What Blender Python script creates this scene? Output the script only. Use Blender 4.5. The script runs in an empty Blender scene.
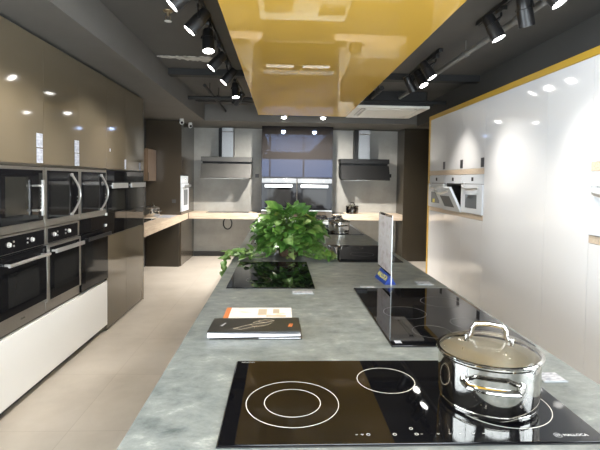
import bpy, bmesh, math, random
from mathutils import Vector, Matrix
random.seed(7)
PI = math.pi
sc = bpy.context.scene
COL = sc.collection
R = math.radians

# ------------------------------------------------------------------ materials
def _new(name):
    m = bpy.data.materials.new(name); m.use_nodes = True
    nt = m.node_tree; b = nt.nodes['Principled BSDF']
    return m, nt, b
def mat(name, col, rough=.5, metal=0., coat=0., spec=.5, trans=0., emit=None, es=0., ior=1.5, alpha=1.):
    m, nt, b = _new(name)
    b.inputs['Base Color'].default_value = (*col, 1)
    b.inputs['Roughness'].default_value = rough
    b.inputs['Metallic'].default_value = metal
    b.inputs['Coat Weight'].default_value = coat
    b.inputs['Coat Roughness'].default_value = .03
    b.inputs['Specular IOR Level'].default_value = spec
    b.inputs['Transmission Weight'].default_value = trans
    b.inputs['IOR'].default_value = ior
    b.inputs['Alpha'].default_value = alpha
    if emit:
        b.inputs['Emission Color'].default_value = (*emit, 1)
        b.inputs['Emission Strength'].default_value = es
    return m
def noisy(name, cols, scale=3., stretch=(1,1,1), rough=.5, detail=8., lo=.35, hi=.65, bump=0., coat=0., metal=0., rvar=0., spec=.5, dist=0., nr=.62):
    m = mat(name, cols[0], rough, metal, coat, spec)
    nt = m.node_tree; b = nt.nodes['Principled BSDF']
    tc = nt.nodes.new('ShaderNodeTexCoord'); mp = nt.nodes.new('ShaderNodeMapping')
    mp.inputs['Scale'].default_value = stretch
    nz = nt.nodes.new('ShaderNodeTexNoise'); nz.inputs['Scale'].default_value = scale; nz.inputs['Detail'].default_value = detail
    nz.inputs['Roughness'].default_value = nr; nz.inputs['Distortion'].default_value = dist
    cr = nt.nodes.new('ShaderNodeValToRGB')
    els = cr.color_ramp.elements
    n = len(cols)
    els[0].position = lo; els[0].color = (*cols[0], 1)
    els[1].position = hi; els[1].color = (*cols[-1], 1)
    for i in range(1, n-1):
        e = els.new(lo + (hi-lo)*i/(n-1)); e.color = (*cols[i], 1)
    nt.links.new(tc.outputs['Object'], mp.inputs['Vector']); nt.links.new(mp.outputs['Vector'], nz.inputs['Vector'])
    nt.links.new(nz.outputs['Fac'], cr.inputs['Fac']); nt.links.new(cr.outputs['Color'], b.inputs['Base Color'])
    if bump:
        bp = nt.nodes.new('ShaderNodeBump'); bp.inputs['Strength'].default_value = bump; bp.inputs['Distance'].default_value = .01
        nt.links.new(nz.outputs['Fac'], bp.inputs['Height']); nt.links.new(bp.outputs['Normal'], b.inputs['Normal'])
    if rvar:
        mr = nt.nodes.new('ShaderNodeMapRange'); mr.inputs['To Min'].default_value = rough-rvar; mr.inputs['To Max'].default_value = rough+rvar
        nt.links.new(nz.outputs['Fac'], mr.inputs['Value']); nt.links.new(mr.outputs['Result'], b.inputs['Roughness'])
    return m
def clear(name, tint=(1,1,1), extra=0.):
    # thin clear sheet: fresnel mix of transparency and mirror
    m = bpy.data.materials.new(name); m.use_nodes = True; nt = m.node_tree
    nt.nodes.clear()
    o = nt.nodes.new('ShaderNodeOutputMaterial'); mx = nt.nodes.new('ShaderNodeMixShader')
    t = nt.nodes.new('ShaderNodeBsdfTransparent'); t.inputs['Color'].default_value = (*tint, 1)
    g = nt.nodes.new('ShaderNodeBsdfGlossy'); g.inputs['Roughness'].default_value = .02
    fr = nt.nodes.new('ShaderNodeFresnel'); fr.inputs['IOR'].default_value = 1.45 + extra
    nt.links.new(fr.outputs[0], mx.inputs[0]); nt.links.new(t.outputs[0], mx.inputs[1]); nt.links.new(g.outputs[0], mx.inputs[2])
    nt.links.new(mx.outputs[0], o.inputs[0])
    return m

M = {}
M['taupe'] = mat('taupe gloss lacquer', (.122,.100,.068), .06)
M['brown'] = mat('dark brown gloss lacquer', (.060,.048,.034), .2, coat=.3)
M['umber'] = mat('dark umber lacquer', (.040,.032,.021), .3)
M['white'] = mat('white gloss lacquer', (.80,.795,.80), .09, coat=.5)
M['white2'] = mat('white drawer lacquer', (.86,.855,.84), .25)
M['whiteoven'] = mat('white enamel', (.72,.75,.79), .2)
M['yellow'] = mat('yellow gloss lacquer', (.68,.42,.075), .02, spec=.4)
M['yellowm'] = mat('yellow edging', (.55,.34,.04), .4)
M['chim'] = noisy('dull brushed steel', [(.20,.20,.20),(.27,.27,.27)], 60, (14,14,1), .38, metal=1., rvar=.05)
M['steel'] = noisy('brushed stainless steel', [(.40,.38,.345),(.52,.495,.455)], 60, (1,1,14), .32, metal=.92, rvar=.05)
M['polish'] = mat('polished stainless steel', (.58,.56,.52), .09, metal=1.)
M['satin'] = mat('satin steel inside', (.85,.82,.76), .45, metal=1.)
M['cardholder'] = mat('grey clear plastic holder', (.40,.43,.45), .2)
M['silver'] = mat('satin silver', (.75,.74,.72), .28, metal=.85)
M['bglass'] = mat('black glass', (.006,.006,.007), .03, spec=.12)
M['hobglass'] = mat('black ceramic glass', (.004,.004,.005), .025, spec=.5)
M['window'] = mat('dark oven window glass', (.014,.014,.014), .06, spec=.12)
M['windowgrey'] = mat('grey oven window glass', (.16,.17,.18), .1)
M['winlite'] = mat('greyish oven window', (.018,.018,.016), .08, spec=.16)
M['panelglass'] = mat('dark tinted mirror glass', (.018,.016,.015), .02, spec=.22)
M['panelglass'].node_tree.nodes['Principled BSDF'].inputs['Specular Tint'].default_value = (.38,.55,1,1)
M['black'] = mat('matt black', (.012,.012,.012), .4, spec=.18)
M['blackm'] = mat('black painted metal', (.011,.011,.012), .35)
M['dark'] = mat('dark plinth', (.035,.032,.028), .5)
M['carc'] = mat('carcass board', (.10,.085,.065), .5)
M['wcarc'] = mat('white carcass board', (.7,.7,.7), .5)
M['oak'] = noisy('pale oak', [(.50,.385,.27),(.60,.48,.36),(.66,.55,.43)], 6, (1,1,12), .45, bump=.05)
M['oakx'] = noisy('pale oak along counter', [(.52,.40,.285),(.62,.50,.38),(.68,.57,.45)], 5, (1.2,12,14), .45)
M['oaky'] = noisy('pale oak lengthwise', [(.52,.40,.285),(.62,.50,.38),(.68,.57,.45)], 5, (12,1.2,14), .45)
M['walnut'] = noisy('brown wood veneer', [(.12,.08,.05),(.19,.13,.085)], 6, (8,8,1), .4)
M['worktop'] = noisy('grey concrete laminate', [(.060,.074,.074),(.155,.176,.174),(.235,.257,.250),(.47,.49,.47)], 12, (.8,1.15,1), .36, detail=15, lo=.28, hi=.74, bump=.03, rvar=.06, dist=.2, nr=.74)
M['islandside'] = noisy('grey laminate side', [(.15,.155,.15),(.24,.245,.235)], 3, rough=.5)
M['concrete'] = noisy('grey concrete panel', [(.26,.25,.225),(.32,.31,.28),(.38,.37,.34)], 2.2, (1,1,1), .5, detail=10, lo=.3, hi=.7)
M['hoodgrey'] = noisy('grey concrete finish', [(.066,.064,.059),(.088,.084,.077)], 3, rough=.5)
M['ceil'] = noisy('dark grey ceiling paint', [(.085,.081,.075),(.098,.094,.086)], 2, rough=.8)
M['beam'] = mat('charcoal paint', (.016,.016,.016), .7)
M['pipe'] = mat('dark grey pipe paint', (.15,.147,.14), .45)
M['wall'] = mat('dark wall paint', (.06,.058,.054), .8)
M['bulk'] = noisy('grey bulkhead paint', [(.125,.119,.108),(.14,.133,.122)], 2, rough=.75)
M['lens'] = mat('lit lamp lens', (1,1,1), .4, emit=(1,.97,.92), es=22)
M['inner'] = mat('lamp reflector', (.6,.6,.6), .2, metal=.8)
M['ring'] = mat('printed ring', (.62,.60,.54), .4)
M['dimring'] = mat('faint printed ring', (.055,.055,.055), .4)
M['print'] = mat('white print', (.5,.5,.5), .5)
M['paper'] = noisy('printed white card', [(.26,.28,.34),(.52,.53,.58)], 40, (1,3,1), .5, lo=.42, hi=.55)
M['tag'] = noisy('printed blue white tag', [(.28,.30,.37),(.50,.52,.59)], 26, (1,1,2.2), .5, lo=.4, hi=.6)
M['pages'] = mat('white paper pages', (.80,.80,.84), .6)
M['cover'] = noisy('black printed cover', [(.022,.021,.017),(.035,.032,.025)], 4, rough=.35)
M['orange'] = mat('orange print', (.65,.20,.05), .5)
M['peach'] = noisy('pale printed page', [(.85,.80,.76),(.84,.55,.38),(.86,.82,.80)], 14, (1,2,1), .5, lo=.55, hi=.75)
M['goldprint'] = mat('beige print', (.55,.45,.33), .5)
M['blue'] = mat('royal blue card', (.012,.045,.27), .35)
M['yprint'] = mat('yellow print', (.75,.65,.12), .5)
M['acrylic'] = clear('clear acrylic', (.93,.95,.95), -.2)
M['acredge'] = mat('bright acrylic edge', (.82,.86,.86), .25)
M['glass'] = clear('clear lid glass', (.95,.95,.92))
M['pane'] = clear('window pane glass', (.97,.98,.98))
M['leaf'] = noisy('glossy green leaf', [(.016,.052,.010),(.040,.115,.018),(.095,.22,.038),(.26,.39,.11)], 9, rough=.32, lo=.3, hi=.72, coat=.2)
M['leaf2'] = noisy('pale variegated leaf', [(.05,.13,.025),(.12,.24,.05),(.34,.43,.18)], 14, rough=.35, lo=.3, hi=.7)
M['stem'] = mat('green stem', (.13,.22,.05), .5)
M['basket'] = noisy('brown woven pot', [(.07,.04,.022),(.17,.10,.06)], 30, (1,1,4), .7, bump=.4)
M['soil'] = mat('dark soil', (.02,.014,.01), .9)
M['acwhite'] = mat('off white plastic', (.82,.80,.75), .45)
M['camwhite'] = mat('white plastic', (.72,.72,.70), .35)
M['plaster'] = noisy('bare plaster', [(.20,.195,.18),(.55,.54,.50),(.75,.73,.69)], 7, (1,2.5,1), .8, lo=.35, hi=.65)
M['brass'] = mat('dull brass', (.4,.33,.22), .35, metal=1.)
M['socket'] = mat('charcoal socket plate', (.055,.055,.058), .4)
M['asphalt'] = mat('outside pavement', (.3,.3,.3), .8)

# floor: beige polished concrete tiles
def floor_mat():
    m = noisy('beige concrete floor tile', [(.44,.395,.34),(.53,.48,.415),(.60,.55,.485)], 1.6, rough=.32, detail=10, lo=.3, hi=.7, rvar=.06)
    nt = m.node_tree; b = nt.nodes['Principled BSDF']; cr = [n for n in nt.nodes if n.type == 'VALTORGB'][0]
    tc = [n for n in nt.nodes if n.type == 'TEX_COORD'][0]
    br = nt.nodes.new('ShaderNodeTexBrick'); br.offset = 0; br.inputs['Scale'].default_value = 1
    br.inputs['Brick Width'].default_value = .8; br.inputs['Row Height'].default_value = .8; br.inputs['Mortar Size'].default_value = .003
    br.inputs['Color1'].default_value = (1,1,1,1); br.inputs['Color2'].default_value = (.95,.95,.95,1); br.inputs['Mortar'].default_value = (.84,.83,.82,1)
    mx = nt.nodes.new('ShaderNodeMix'); mx.data_type = 'RGBA'; mx.blend_type = 'MULTIPLY'; mx.inputs[0].default_value = 1
    nt.links.new(tc.outputs['Object'], br.inputs['Vector'])
    nt.links.new(cr.outputs['Color'], mx.inputs[6]); nt.links.new(br.outputs['Color'], mx.inputs[7]); nt.links.new(mx.outputs[2], b.inputs['Base Color'])
    return m
M['floor'] = floor_mat()

# ------------------------------------------------------------------ mesh helpers
def root_of(o):
    while o.parent: o = o.parent
    return o
class MB:
    def __init__(s): s.bm = bmesh.new(); s.bev = False
    def box(s, x0,x1,y0,y1,z0,z1,b=0.,seg=2):
        bm = s.bm
        v = [bm.verts.new(p) for p in ((x0,y0,z0),(x1,y0,z0),(x1,y1,z0),(x0,y1,z0),(x0,y0,z1),(x1,y0,z1),(x1,y1,z1),(x0,y1,z1))]
        fs = [bm.faces.new([v[i] for i in f]) for f in ((3,2,1,0),(4,5,6,7),(0,1,5,4),(1,2,6,5),(2,3,7,6),(3,0,4,7))]
        if b:
            s.bev = True
            es = list({e for f in fs for e in f.edges})
            bmesh.ops.bevel(bm, geom=es, offset=b, segments=seg, profile=.5, affect='EDGES')
        return s
    def cyl(s, p0, p1, r0, r1=None, n=20, caps=True):
        r1 = r0 if r1 is None else r1
        p0, p1 = Vector(p0), Vector(p1); d = (p1-p0).normalized()
        a = d.orthogonal().normalized(); c = d.cross(a)
        A = []; B = []
        for i in range(n):
            t = 2*PI*i/n; q = a*math.cos(t)+c*math.sin(t)
            A.append(s.bm.verts.new(p0+q*r0)); B.append(s.bm.verts.new(p1+q*r1))
        for i in range(n):
            j = (i+1) % n; s.bm.faces.new((A[i],A[j],B[j],B[i]))
        if caps: s.bm.faces.new(A[::-1]); s.bm.faces.new(B)
        return s
    def lathe(s, prof, c=(0,0,0), n=48, ax=None):
        c = Vector(c)
        if ax is None: ux, uy, uz = Vector((1,0,0)), Vector((0,1,0)), Vector((0,0,1))
        else:
            uz = Vector(ax).normalized(); ux = uz.orthogonal().normalized(); uy = uz.cross(ux)
        rows = []
        for r, z in prof:
            if r < 1e-6: rows.append([s.bm.verts.new(c+uz*z)])
            else: rows.append([s.bm.verts.new(c+uz*z+ux*(r*math.cos(2*PI*i/n))+uy*(r*math.sin(2*PI*i/n))) for i in range(n)])
        for a, b in zip(rows, rows[1:]):
            for i in range(n):
                j = (i+1) % n
                if len(a) == 1 and len(b) == 1: continue
                if len(a) == 1: s.bm.faces.new((a[0], b[j], b[i]))
                elif len(b) == 1: s.bm.faces.new((a[i], a[j], b[0]))
                else: s.bm.faces.new((a[i], a[j], b[j], b[i]))
        return s
    def tube(s, pts, r, n=8, ry=None):
        pts = [Vector(p) for p in pts]; rows = []
        up = None
        for i, p in enumerate(pts):
            d = (pts[min(i+1, len(pts)-1)] - pts[max(i-1, 0)]).normalized()
            if up is None: a = d.orthogonal().normalized()
            else:
                a = up - d*up.dot(d)
                a = a.normalized() if a.length > 1e-5 else d.orthogonal().normalized()
            up = a; c = d.cross(a)
            rr = r[i] if isinstance(r, (list, tuple)) else r
            rows.append([s.bm.verts.new(p + a*(rr*math.cos(2*PI*k/n)) + c*((ry or rr)*math.sin(2*PI*k/n))) for k in range(n)])
        for A, B in zip(rows, rows[1:]):
            for k in range(n):
                j = (k+1) % n; s.bm.faces.new((A[k], A[j], B[j], B[k]))
        s.bm.faces.new(rows[0][::-1]); s.bm.faces.new(rows[-1])
        return s
    def annulus(s, cx, cy, z, r0, r1, n=64, h=.0004):
        prof = [(r0,0),(r1,0),(r1,h),(r0,h),(r0,0)]
        return s.lathe(prof, (cx,cy,z), n)
    def prism(s, pts, ax, a0, a1):
        # pts in the two remaining axes (in xyz order), extruded along ax
        def P(p, a):
            return {'x':(a,p[0],p[1]), 'y':(p[0],a,p[1]), 'z':(p[0],p[1],a)}[ax]
        A = [s.bm.verts.new(P(p,a0)) for p in pts]; B = [s.bm.verts.new(P(p,a1)) for p in pts]
        n = len(pts)
        for i in range(n):
            j = (i+1) % n; s.bm.faces.new((A[i],A[j],B[j],B[i]))
        s.bm.faces.new(A[::-1]); s.bm.faces.new(B)
        return s
    def xf(s, m):
        bmesh.ops.transform(s.bm, matrix=m, verts=s.bm.verts); return s
    def text(s, txt, size, m, depth=.0004, bold=0.):
        cu = bpy.data.curves.new('t', 'FONT'); cu.body = txt; cu.size = size; cu.align_x = 'CENTER'; cu.align_y = 'CENTER'; cu.extrude = depth; cu.offset = bold; cu.resolution_u = 3
        o = bpy.data.objects.new('t', cu); COL.objects.link(o)
        bpy.context.view_layer.update()
        me = bpy.data.meshes.new_from_object(o.evaluated_get(bpy.context.evaluated_depsgraph_get()))
        me.transform(m); s.bm.from_mesh(me)
        bpy.data.objects.remove(o); bpy.data.curves.remove(cu); bpy.data.meshes.remove(me)
        return s
    def build(s, name, m, parent=None, world=False, ang=35):
        bmesh.ops.recalc_face_normals(s.bm, faces=s.bm.faces)
        o = None
        if parent is None:
            vs = [v.co for v in s.bm.verts]
            org = Vector(((min(v.x for v in vs)+max(v.x for v in vs))/2, (min(v.y for v in vs)+max(v.y for v in vs))/2, min(v.z for v in vs)))
        elif world: org = root_of(parent).location.copy()
        else: org = Vector((0,0,0))
        bmesh.ops.translate(s.bm, vec=-org, verts=s.bm.verts)
        me = bpy.data.meshes.new(name); s.bm.to_mesh(me); s.bm.free()
        me.materials.append(M[m] if isinstance(m, str) else m)
        for p in me.polygons: p.use_smooth = True
        me.set_sharp_from_angle(angle=R(20 if s.bev else ang))
        o = bpy.data.objects.new(name, me); COL.objects.link(o)
        if parent is None: o.location = org
        else: o.parent = parent
        return o
def tag(o, label, cat, group=None):
    o['label'] = label; o['category'] = cat
    if group: o['group'] = group
    return o
def thing(name, label, cat, loc=(0,0,0), rz=0., group=None):
    o = bpy.data.objects.new(name, None); COL.objects.link(o); o.empty_display_size = .1
    o.location = loc; o.rotation_euler = (0,0,rz)
    return tag(o, label, cat, group)
def struct(name, mb, m, parent=None, **k):
    o = mb.build(name, m, parent, **k)
    if parent is None: o['kind'] = 'structure'
    return o
def BX(*a, **k): return MB().box(*a, **k)

# ------------------------------------------------------------------ camera
cam = bpy.data.cameras.new('camera'); co = bpy.data.objects.new('camera', cam); COL.objects.link(co)
r = Vector((0.99901376,-0.04215263,0.01395189)); u = Vector((-0.01231075,0.03894515,0.99916551)); fw = Vector((0.04266082,0.99835186,-0.03838781))
mw = Matrix((( r.x,u.x,-fw.x,0),( r.y,u.y,-fw.y,0),( r.z,u.z,-fw.z,1.555),(0,0,0,1)))
co.matrix_world = mw
cam.sensor_width = 36; cam.lens = 450/600*36
cam.shift_y = -27.95/600; cam.clip_start = .02
sc.camera = co

# ------------------------------------------------------------------ room shell
XL, XR, YB, YF, ZC = -2.36, 3.0, 9.1, -3.6, 2.85
struct('floor', BX(XL-.1,XR+.1,YF-.1,YB+.1,-.1,0), 'floor')
struct('ceiling', BX(XL-.1,XR+.1,YF-.1,YB+.1,ZC,ZC+.1), 'ceil')
WY0, WY1L, WY1R, WZ0, WZ1 = -3.4, 1.9, 1.1, .12, 2.5
struct('wall_left', MB().box(XL-.1,XL,WY1L,YB+.1,0,ZC).box(XL-.1,XL,YF-.1,WY0,0,ZC).box(XL-.1,XL,WY0,WY1L,0,WZ0).box(XL-.1,XL,WY0,WY1L,WZ1,ZC), 'wall')
struct('wall_right', MB().box(XR,XR+.1,WY1R,YB+.1,0,ZC).box(XR,XR+.1,YF-.1,WY0,0,ZC).box(XR,XR+.1,WY0,WY1R,0,WZ0).box(XR,XR+.1,WY0,WY1R,WZ1,ZC), 'wall')
def added_side_window(name, xa, xb, y1):  # unseen side windows, added only to let in more fill daylight
    mb = MB(); n = 4; st = (y1-WY0-.05)/(n-1)
    for i in range(n): mb.box(xa,xb,WY0+i*st,WY0+i*st+.05,WZ0,WZ1)
    mb.box(xa,xb,WY0+.05,y1-.05,WZ0,WZ0+.05); mb.box(xa,xb,WY0+.05,y1-.05,WZ1-.05,WZ1)
    w_ = struct(name, mb, 'blackm'); xm = (xa+xb)/2
    BX(xm-.003,xm+.003,WY0+.02,y1-.02,WZ0+.02,WZ1-.02).build('pane','pane',w_).location = -w_.location
added_side_window('added_window_left', XL-.08, XL-.03, WY1L)
added_side_window('added_window_right', XR+.03, XR+.08, WY1R)
struct('wall_back', BX(XL,XR,YB,YB+.1,0,ZC), 'concrete')
# storefront behind the camera
mb = MB()
mb.box(XL,XR,YF-.1,YF,2.55,ZC); mb.box(XL,-2.1,YF-.1,YF,0,2.55); mb.box(2.75,XR,YF-.1,YF,0,2.55); mb.box(-2.1,2.75,YF-.1,YF,0,.15)
struct('wall_front', mb, 'wall')
mb = MB()
for x in (-2.1,-.55,1.0,2.69): mb.box(x,x+.06,YF-.08,YF-.02,.15,2.55)
mb.box(-2.04,2.69,YF-.08,YF-.02,.15,.21); mb.box(-2.04,2.69,YF-.08,YF-.02,2.49,2.55)
wf = struct('window_1', mb, 'blackm')
BX(-2.03,2.68,YF-.056,YF-.05,.2,2.5).build('pane', 'pane', wf).location = -wf.location
# bulkheads
struct('trim_1', BX(XL,-1.345,YF,7.95,2.565,ZC), 'bulk')
struct('trim_2', BX(XL,XR,7.95,YB,2.565,ZC), 'bulk')
struct('trim_3', BX(2.40,XR,YF,7.95,2.53,ZC), 'wall')
# ceiling beams
struct('trim_4', BX(-1.345,2.40,5.42,5.54,2.775,ZC), 'beam')
struct('trim_5', BX(-1.345,2.40,7.25,7.35,2.78,ZC), 'beam')
struct('baseboard_back', MB().box(-1.73,-.37,9.07,9.1,0,.09).box(.985,2.355,9.07,9.1,0,.09), 'dark')

# ------------------------------------------------------------------ yellow ceiling box
tag(BX(-.368,1.012,.6,7.09,2.555,ZC, b=.004).build('ceiling_panel', 'yellow'), 'glossy yellow lacquered box panel hanging from the ceiling over the island', 'ceiling panel')

# ------------------------------------------------------------------ cabinets
def tall_unit(name, label, loc, rz, w, z0, z1, doors, shelves, front='taupe', inside='carc', dep=.575, group=None, cat='cabinet', plinth=0., wood=None):
    """doors: (za, zb[, material]); shelves: heights of boards; origin on the floor in the middle of the carcass front"""
    t = thing(name, label, cat, loc, rz, group)
    c = MB(); h = w/2-.001; k = .018
    c.box(-h,-h+k,0,dep,z0,z1); c.box(h-k,h,0,dep,z0,z1); c.box(-h+k,h-k,dep-k,dep,z0,z1)
    for z in [z0, z1-k]+list(shelves): c.box(-h+k,h-k,0,dep-k,z,z+k)
    c.build('carcass', inside, t)
    for d in doors:
        BX(-w/2+.0013,w/2-.0013,-.02,-.0005,d[0],d[1],b=.0004).build('door', d[2] if len(d) > 2 else front, t)
    if plinth: BX(-h,h,.05,.07,0,plinth).build('plinth', 'dark', t)
    for a, b in (wood or []):
        BX(-h,h,-.02,-.0005,a,b).build('wood_strip', 'oaky', t)
    return t
LX = -1.76; LR = R(90)
E = [2.81,3.39,3.965,4.575,5.14,5.785]
desc = ['tall taupe gloss oven housing nearest the camera on the left wall',
        'tall taupe gloss oven housing second from the camera on the left wall',
        'tall taupe gloss oven housing third from the camera, beside the black oven units']
for i in range(3):
    w = E[i+1]-E[i]
    tall_unit('tall_cabinet', desc[i], (LX,(E[i]+E[i+1])/2,0), LR, w, .522, 2.54, [(1.642,2.54)], [1.625], group=None)
desc = ['tall taupe gloss unit around the nearer upright black oven','tall taupe gloss unit around the farther upright black oven']
for i in range(2):
    a, b = E[3+i], E[4+i]
    tall_unit('tall_cabinet', desc[i], (LX,(a+b)/2,0), LR, b-a, .012, 2.54, [(.014,.958),(1.638,2.54)], [.945,1.625])
# blank unit closing the row towards the street
tall_unit('tall_cabinet', 'plain tall taupe gloss cabinet closing the left row at the street end', (LX,2.5,0), LR, .615, .012, 2.54, [(.014,2.54)], [])
# end panel of the taupe row
tag(BX(-2.335,-1.742,5.788,5.806,0,2.54).build('end_panel','umber'), 'dark end panel closing the left cabinet row beside the wooden counter', 'panel')
# white base drawer unit
t = thing('base_drawer_unit', 'long low white drawer unit under the left ovens', 'cabinet', (-1.76,(E[0]+E[3])/2,0))
BX(-2.335,-1.757,E[0],E[3]-.003,.065,.518).build('body','wcarc',t,world=True)
BX(-1.756,-1.734,E[0],E[3]-.003,.068,.516,b=.003).build('drawer_front','white2',t,world=True)
BX(-1.83,-1.80,E[0],E[3]-.003,0,.065).build('plinth','dark',t,world=True)

# price tags stuck on the taupe doors
def ptag(y0,y1,z0,z1,label,group=None,n=1):
    tag(BX(-1.7399,-1.736,y0,y1,z0,z1,b=.0008).build('price_tag','tag'), label, 'label', group)
ptag(3.285,3.365,1.762,1.862,'upper printed tag of the pair above the nearest microwave')
ptag(3.287,3.367,1.650,1.754,'lower printed tag of the pair above the nearest microwave')
ptag(3.877,3.957,1.758,1.862,'upper printed tag of the pair above the middle microwave')
ptag(3.879,3.959,1.647,1.752,'lower printed tag of the pair above the middle microwave')
ptag(4.655,4.672,1.815,1.845,'tiny white sticker on the door above the first upright black oven')
ptag(5.09,5.132,1.646,1.752,'narrow pale tag on the far edge of the door above the first upright black oven')
ptag(5.60,5.66,1.646,1.735,'narrow pale tag on the last taupe door of the left row')

# ------------------------------------------------------------------ appliances (local: width x, front at y=0 facing -y, base z=0)
def front_mat_box(mb_name, m, parent, *a, b=.0015): return BX(*a, b=b).build(mb_name, m, parent)
def knob(parent, x, z, m='silver', r=.017, y=-.034, l=.016):
    k = MB().lathe([(0,0),(r,0),(r,.006),(r*.86,.008),(r*.8,l),(0,l)], (x,y,z), 24, (0,-1,0)).build('knob', m, parent)
    BX(x-.0025,x+.0025,y-l-.003,y-l+.001,z-r*.75,z+r*.75).build('pointer', m, k)
def bar_handle(parent, x0,x1,z, m, kind='round', y=-.032, out=.05):
    mb = MB()
    if kind == 'round':
        h = mb.tube([(x0,y-out,z),(x1,y-out,z)], .011, 14)
    else:
        h = mb.box(x0,x1,y-out-.008,y-out+.006,z-.014,z+.014,b=.003)
    h = mb.build('handle', m, parent)
    for x in (x0+.035, x1-.035): BX(x-.008,x+.008,y-out,y,z-.007,z+.007).build('mount', m, h)
    return h
def microwave(loc, rz, w, h, label, kind):
    t = thing('microwave', label, 'microwave', loc, rz, None)
    x0, x1 = -w/2+.002, w/2-.002
    BX(-w/2+.03,w/2-.03,.001,.42,.012,h-.012).build('body','dark',t)
    bt = .055; tp = .022; sd = .035
    fr = MB(); fr.box(x0,x1,-.02,0,0,bt,b=.001); fr.box(x0,x1,-.02,0,h-tp,h,b=.001); fr.box(x0,x0+sd,-.02,0,bt,h-tp,b=.001); fr.box(x1-sd,x1,-.02,0,bt,h-tp,b=.001)
    fr.build('frame','steel',t)
    gx0, gx1, gz0, gz1 = x0+sd, x1-sd, bt, h-tp
    d = BX(gx0,gx1,-.030,-.001,gz0,gz1,b=.002).build('door','bglass',t)
    if kind == 'square':
        BX(gx0+.05,gx1-.19,-.0315,-.030,gz0+.06,gz1-.05).build('window','winlite',d)
        hx = gx1-.085
        hd = BX(hx-.011,hx+.011,-.082,-.066,gz0+.04,gz1-.07,b=.003).build('handle','silver',d)
        for z in (gz0+.08,gz1-.11): BX(hx-.06,hx+.006,-.07,-.030,z-.006,z+.006).build('mount','steel',hd)
        cp = BX(gx1-.055,gx1-.004,-.0315,-.030,gz0+.02,gz1-.02).build('control_panel','black',d)
        for i in range(6): MB().cyl((gx1-.03,-.0315,gz0+.10+i*.03),(gx1-.03,-.0335,gz0+.10+i*.03),.006,n=12).build('button','silver',cp)
    else:
        BX(gx0+.03,gx1-.17,-.0315,-.030,gz0+.05,gz1-.08).build('window','window',d)
        BX(gx0+.02,gx1-.12,-.0315,-.030,gz1-.055,gz1-.015).build('display_strip','window',d)
        pts = []; za, zb = gz0+.005, gz1-.025
        for i in range(17):
            s = i/16; q = math.sin(PI*s)
            pts.append((gx1-.135+.085*q, -.036-.032*q, za+(zb-za)*s))
        hd = MB().tube(pts, .012, 12, ry=.009).build('handle','silver',d)
        for z in (za+.004,zb-.004): MB().cyl((gx1-.135,-.030,z),(gx1-.135,-.046,z),.014,n=14).build('mount','silver',hd)
        for i in range(4): MB().cyl((gx1-.02,-.030,gz0+.06+i*.03),(gx1-.02,-.0325,gz0+.06+i*.03),.005,n=10).build('button','silver',d)
    return t
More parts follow.
